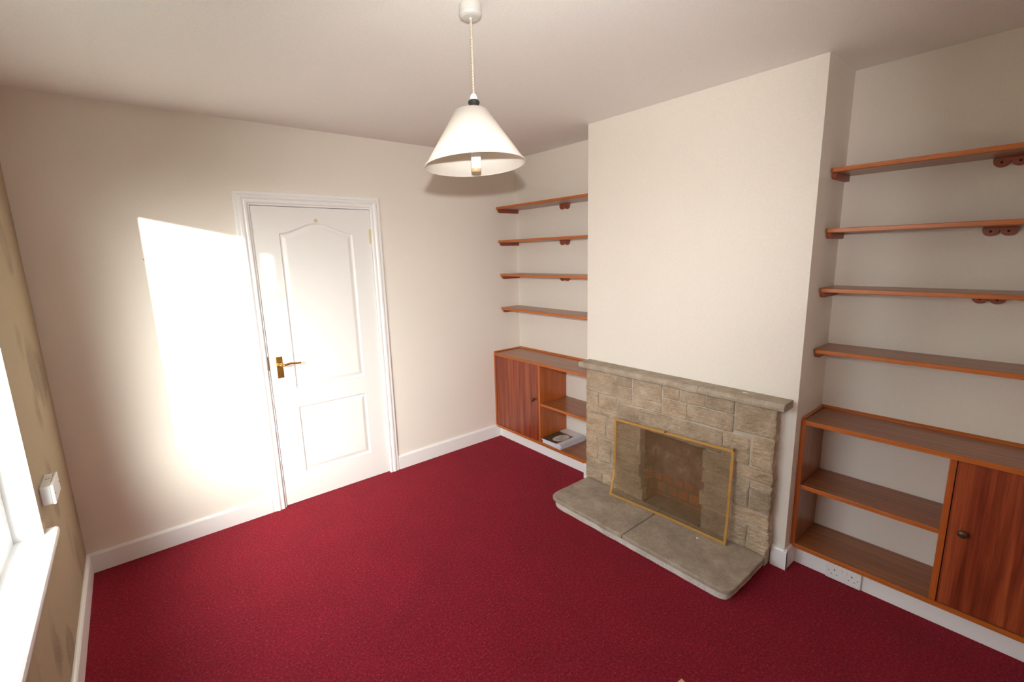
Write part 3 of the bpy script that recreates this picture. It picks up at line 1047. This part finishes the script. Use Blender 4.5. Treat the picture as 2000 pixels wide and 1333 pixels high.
# ------------------------------------------------------------------ magazines in the left cabinet
def paper(name, c, c2):
    m = Mat(name, c, 0.5)
    q = m.noise(1.0, 2, m.mapping((10, 10, 900)))
    m.color(m.mix(q, c, c2))
    return m.m
PAGES = paper('page_edges', srgb(236, 236, 240), srgb(176, 182, 204))
def cover(name, photo):
    m = Mat(name, srgb(225, 225, 228), 0.3)
    if photo:
        sp_ = m.n('ShaderNodeSeparateXYZ'); m.l(m.co(), sp_.inputs[0])
        w = m.noise(16, 3)
        x = m.math('ADD', sp_.outputs['X'], m.math('MULTIPLY', m.math('SUBTRACT', w, .5), .05))
        # dark picture block over the near half, pale oval inside it
        dark = m.ramp(m.math('ADD', x, .5), [(.555, (1, 1, 1, 1)), (.57, (0, 0, 0, 1))])
        yy = m.ramp(m.math('ADD', sp_.outputs['Y'], .5), [(.43, (0, 0, 0, 1)), (.44, (1, 1, 1, 1))])
        ex = m.math('MULTIPLY', m.math('ADD', sp_.outputs['X'], .03), 1 / .085)
        ey = m.math('MULTIPLY', m.math('ADD', sp_.outputs['Y'], .01), 1 / .055)
        r2 = m.math('ADD', m.math('MULTIPLY', ex, ex), m.math('MULTIPLY', ey, ey))
        r2 = m.math('ADD', r2, m.math('MULTIPLY', m.math('SUBTRACT', m.noise(30, 3), .5), .5))
        oval = m.ramp(r2, [(.8, (1, 1, 1, 1)), (1.0, (0, 0, 0, 1))])
        base = m.mix(m.mix(1.0, dark, yy, 'MULTIPLY'), srgb(222, 218, 216), srgb(72, 68, 54))
        skin = m.ramp(m.noise(24, 3), [(.4, srgb(188, 178, 170)), (.6, srgb(216, 208, 202))])
        m.color(m.mix(oval, base, skin))
    else:
        m.color(m.mix(m.noise(18, 3), srgb(200, 204, 214), srgb(232, 232, 236)))
    return m.m
COVA, COVB = cover('magazine_cover_photo', True), cover('magazine_cover_plain', False)
zc = .1232
mags = [(2.962, -.7145, -1.5, .012, 'bottom magazine of the pile on the cabinet floor, blue grey edge', COVB),
        (2.966, -.7125, 1, .010, 'second magazine from the bottom of the pile in the cabinet', COVB),
        (2.960, -.7120, -2, .008, 'third magazine up in the pile, under the picture cover', COVB),
        (2.955, -.7100, 1.6, .009, 'top magazine of the pile with a dark picture on its cover', COVA)]
for x, y, a, t, lab, cov in mags:
    mg = thing('magazine', lab, 'magazine', (x, y, zc), 'magazines piled in the cabinet')
    R_ = Matrix.Rotation(math.radians(a), 4, 'Z')
    for nm, mat_, p in (('pages', PAGES, (-.143, .143, -.103, .103, .0010, t - .0010)),
                        ('front_cover', cov, (-.1445, .1445, -.1045, .1045, t - .0010, t)),
                        ('back_cover', COVB, (-.1445, .1445, -.1045, .1045, 0, .0010))):
        bm = B(*p)
        if nm == 'front_cover' and cov is COVA:
            bmesh.ops.subdivide_edges(bm, edges=bm.edges, cuts=8, use_grid_fill=True)
            for v in bm.verts:                      # a little curl at the near right corner
                v.co.z += .006 * max(0, v.co.x * 3) * max(0, -v.co.y * 6)
        bm.transform(R_)
        bm.transform(Matrix.Translation((x, y, zc)))
        finish(nm, bm, mat_, mg)
    zc += t + .0004

# ------------------------------------------------------------------ crumbs and scraps
def chip(name, label, cat, c, s, mat, seed):
    bm = bmesh.new()
    bmesh.ops.create_icosphere(bm, subdivisions=2, radius=1)
    for v in bm.verts:
        k = 1 + .35 * noise.noise(v.co * 1.7 + Vector((seed, 0, 0)))
        v.co = Vector((v.co.x * s[0] * k + c[0], v.co.y * s[1] * k + c[1], v.co.z * s[2] * k + c[2] + s[2]))
    o = finish(name, bm, mat, origin=c)
    tag(o, label, cat)
chip('plaster_chip', 'white flake of plaster lying on the stone mantel shelf', 'plaster chip', (2.757, -2.214, MZ - .0005), (.004, .016, .0018), CHIP, 1)
chip('plaster_chip', 'white crumb on the hearth in front of the fire screen', 'plaster chip', (2.62, -2.07, HZ - .0005), (.006, .007, .004), CHIP, 4)
bm = bmesh.new()
prism(bm, [(-.02, -.012), (.018, -.016), (.024, .010), (-.012, .014)], lambda a, b: (1.797 + a, -2.456 + b, .0005), lambda a, b: (1.797 + a * .95, -2.456 + b * .95, .004))
scrap = finish('paper_scrap', bm, SCRAP, origin=(1.797, -2.456, 0))
tag(scrap, 'tan scrap of paper on the red carpet at the very bottom edge', 'scrap')

# ------------------------------------------------------------------ outside the window, unseen and added to soften the sun patch
o = finish('ground', B(-14, -.27, -16, 8, -.35, -.25), OUTG)  # unseen plane, added to go with the sun blocker standing on it
struct(o, 'garden ground outside the window', 'ground')
ADDED_HEDGE_LEAF = Mat('hedge_leaves', srgb(70, 84, 44), 0.6)
ADDED_HEDGE_LEAF.color(ADDED_HEDGE_LEAF.mix(ADDED_HEDGE_LEAF.noise(6, 3), srgb(58, 74, 36), srgb(92, 104, 58)))
bm = bmesh.new()
rh = random.Random(5)
box(bm, -2.5, -2.1, -10.5, 1.5, -.25, 1.14)
for k in range(9000):
    y = rh.uniform(-10.6, 1.6)
    z = rh.uniform(-.2, 1.18) if k % 3 else 1.14 + abs(rh.gauss(0, .12))
    x = rh.choice((-2.52, -2.08)) + rh.gauss(0, .05) if k % 3 else rh.uniform(-2.52, -2.06)
    a = Vector((rh.gauss(0, 1), rh.gauss(0, 1), rh.gauss(0, 1))).normalized()
    b_ = a.cross(Vector((rh.gauss(0, 1), rh.gauss(0, 1), rh.gauss(0, 1)))).normalized()
    c_ = Vector((x, y, z))
    bm.faces.new([bm.verts.new(c_ + a * .042), bm.verts.new(c_ + b_ * .02), bm.verts.new(c_ - a * .042), bm.verts.new(c_ - b_ * .02)])
o = finish('hedge', bm, ADDED_HEDGE_LEAF.m)  # unseen blocker of low sun, added so the wall patch fades at its bottom
tag(o, 'clipped green hedge in the garden outside the window', 'hedge', kind='stuff')

# ------------------------------------------------------------------ camera
cam = bpy.data.cameras.new('camera')
camo = bpy.data.objects.new('camera', cam)
COL.objects.link(camo)
yaw, pitch, roll = -0.690103, -0.186438, -0.026492
CP = Vector((0.3625, -3.2259, 1.6528))
fwv = Vector((-math.sin(yaw) * math.cos(pitch), math.cos(yaw) * math.cos(pitch), math.sin(pitch)))
r0 = fwv.cross(Vector((0, 0, 1))).normalized()
u0 = r0.cross(fwv)
rv = r0 * math.cos(roll) + u0 * math.sin(roll)
uv = -r0 * math.sin(roll) + u0 * math.cos(roll)
M = Matrix((rv, uv, -fwv)).transposed().to_4x4()
M.translation = CP
camo.matrix_world = M
cam.sensor_width = 36
cam.lens = 903.61 / 2000 * 36
cam.clip_start = .02
S.camera = camo

# ------------------------------------------------------------------ light
sun = bpy.data.lights.new('sun', 'SUN')
suno = bpy.data.objects.new('sun', sun)
COL.objects.link(suno)
sd = Vector((0.533, 1.0, -0.123)).normalized()
suno.rotation_euler = sd.to_track_quat('-Z', 'Y').to_euler()
suno.location = (-3, -5, 3)
sun.energy = 14.0
sun.angle = math.radians(0.9)
sun.color = (1.0, 0.95, 0.87)

# the photographer's flash, on top of the camera
fl = bpy.data.lights.new('camera_flash', 'SPOT')
flo = bpy.data.objects.new('camera_flash', fl)
COL.objects.link(flo)
flo.location = CP + uv * .15 + fwv * .02
flo.rotation_euler = (fwv + rv * .08 + uv * .24).to_track_quat('-Z', 'Y').to_euler()
fl.energy = 158
fl.spot_size = math.radians(82)
fl.spot_blend = 1.0
fl.shadow_soft_size = .018
fl.color = (1.0, 0.97, 0.94)

HALO = 62
w = bpy.data.worlds.new('sky')
S.world = w
w.use_nodes = True
nt = w.node_tree
bg = nt.nodes['Background']
tc = nt.nodes.new('ShaderNodeTexCoord')
sp2 = nt.nodes.new('ShaderNodeSeparateXYZ')
rp = nt.nodes.new('ShaderNodeValToRGB')
nt.links.new(tc.outputs['Generated'], sp2.inputs[0])
mr = nt.nodes.new('ShaderNodeMapRange')
mr.inputs['From Min'].default_value = -1
mr.inputs['From Max'].default_value = 1
nt.links.new(sp2.outputs['Z'], mr.inputs['Value'])
nt.links.new(mr.outputs[0], rp.inputs['Fac'])
e = rp.color_ramp.elements
e[0].position, e[0].color = .46, (.30, .30, .26, 1)
e[1].position, e[1].color = .52, (.98, .98, .98, 1)
k = e.new(1.0); k.color = (.68, .82, 1.0, 1)
nt.links.new(rp.outputs['Color'], bg.inputs['Color'])
bg.inputs['Strength'].default_value = 7.2
# bright haze round the low sun
dt = nt.nodes.new('ShaderNodeVectorMath'); dt.operation = 'DOT_PRODUCT'
nt.links.new(tc.outputs['Generated'], dt.inputs[0])
dt.inputs[1].default_value = -Vector((0.533, 1.0, -0.46)).normalized()
mx_ = nt.nodes.new('ShaderNodeMath'); mx_.operation = 'MAXIMUM'; mx_.inputs[1].default_value = 0
pw = nt.nodes.new('ShaderNodeMath'); pw.operation = 'POWER'; pw.inputs[1].default_value = 12
nt.links.new(dt.outputs['Value'], mx_.inputs[0]); nt.links.new(mx_.outputs[0], pw.inputs[0])
st_ = nt.nodes.new('ShaderNodeMath'); st_.operation = 'MULTIPLY'; st_.inputs[1].default_value = HALO
nt.links.new(pw.outputs[0], st_.inputs[0])
bg2 = nt.nodes.new('ShaderNodeBackground'); bg2.inputs['Color'].default_value = (1.0, .955, .885, 1)
nt.links.new(st_.outputs[0], bg2.inputs['Strength'])
ad = nt.nodes.new('ShaderNodeAddShader')
nt.links.new(bg.outputs[0], ad.inputs[0]); nt.links.new(bg2.outputs[0], ad.inputs[1])
nt.links.new(ad.outputs[0], nt.nodes['World Output'].inputs['Surface'])

por = bpy.data.lights.new('window_portal', 'AREA')
poro = bpy.data.objects.new('window_portal', por)
COL.objects.link(poro)
por.shape = 'RECTANGLE'
por.size = abs(WY1 - WY0); por.size_y = WZ1 - WZ0
poro.location = (-.20, (WY0 + WY1) / 2, (WZ0 + WZ1) / 2)
poro.rotation_euler = Vector((1, 0, 0)).to_track_quat('-Z', 'Y').to_euler()
por.cycles.is_portal = True

S.view_settings.view_transform = 'Standard'
S.view_settings.look = 'None'
S.view_settings.gamma = 1.0
S.view_settings.use_curve_mapping = False
S.view_settings.exposure = 0.16
S.cycles.use_denoising = True
S.cycles.max_bounces = 10
S.cycles.diffuse_bounces = 7
S.cycles.transparent_max_bounces = 12
S.cycles.sample_clamp_indirect = 8.0
S.cycles.caustics_reflective = False
S.cycles.caustics_refractive = False
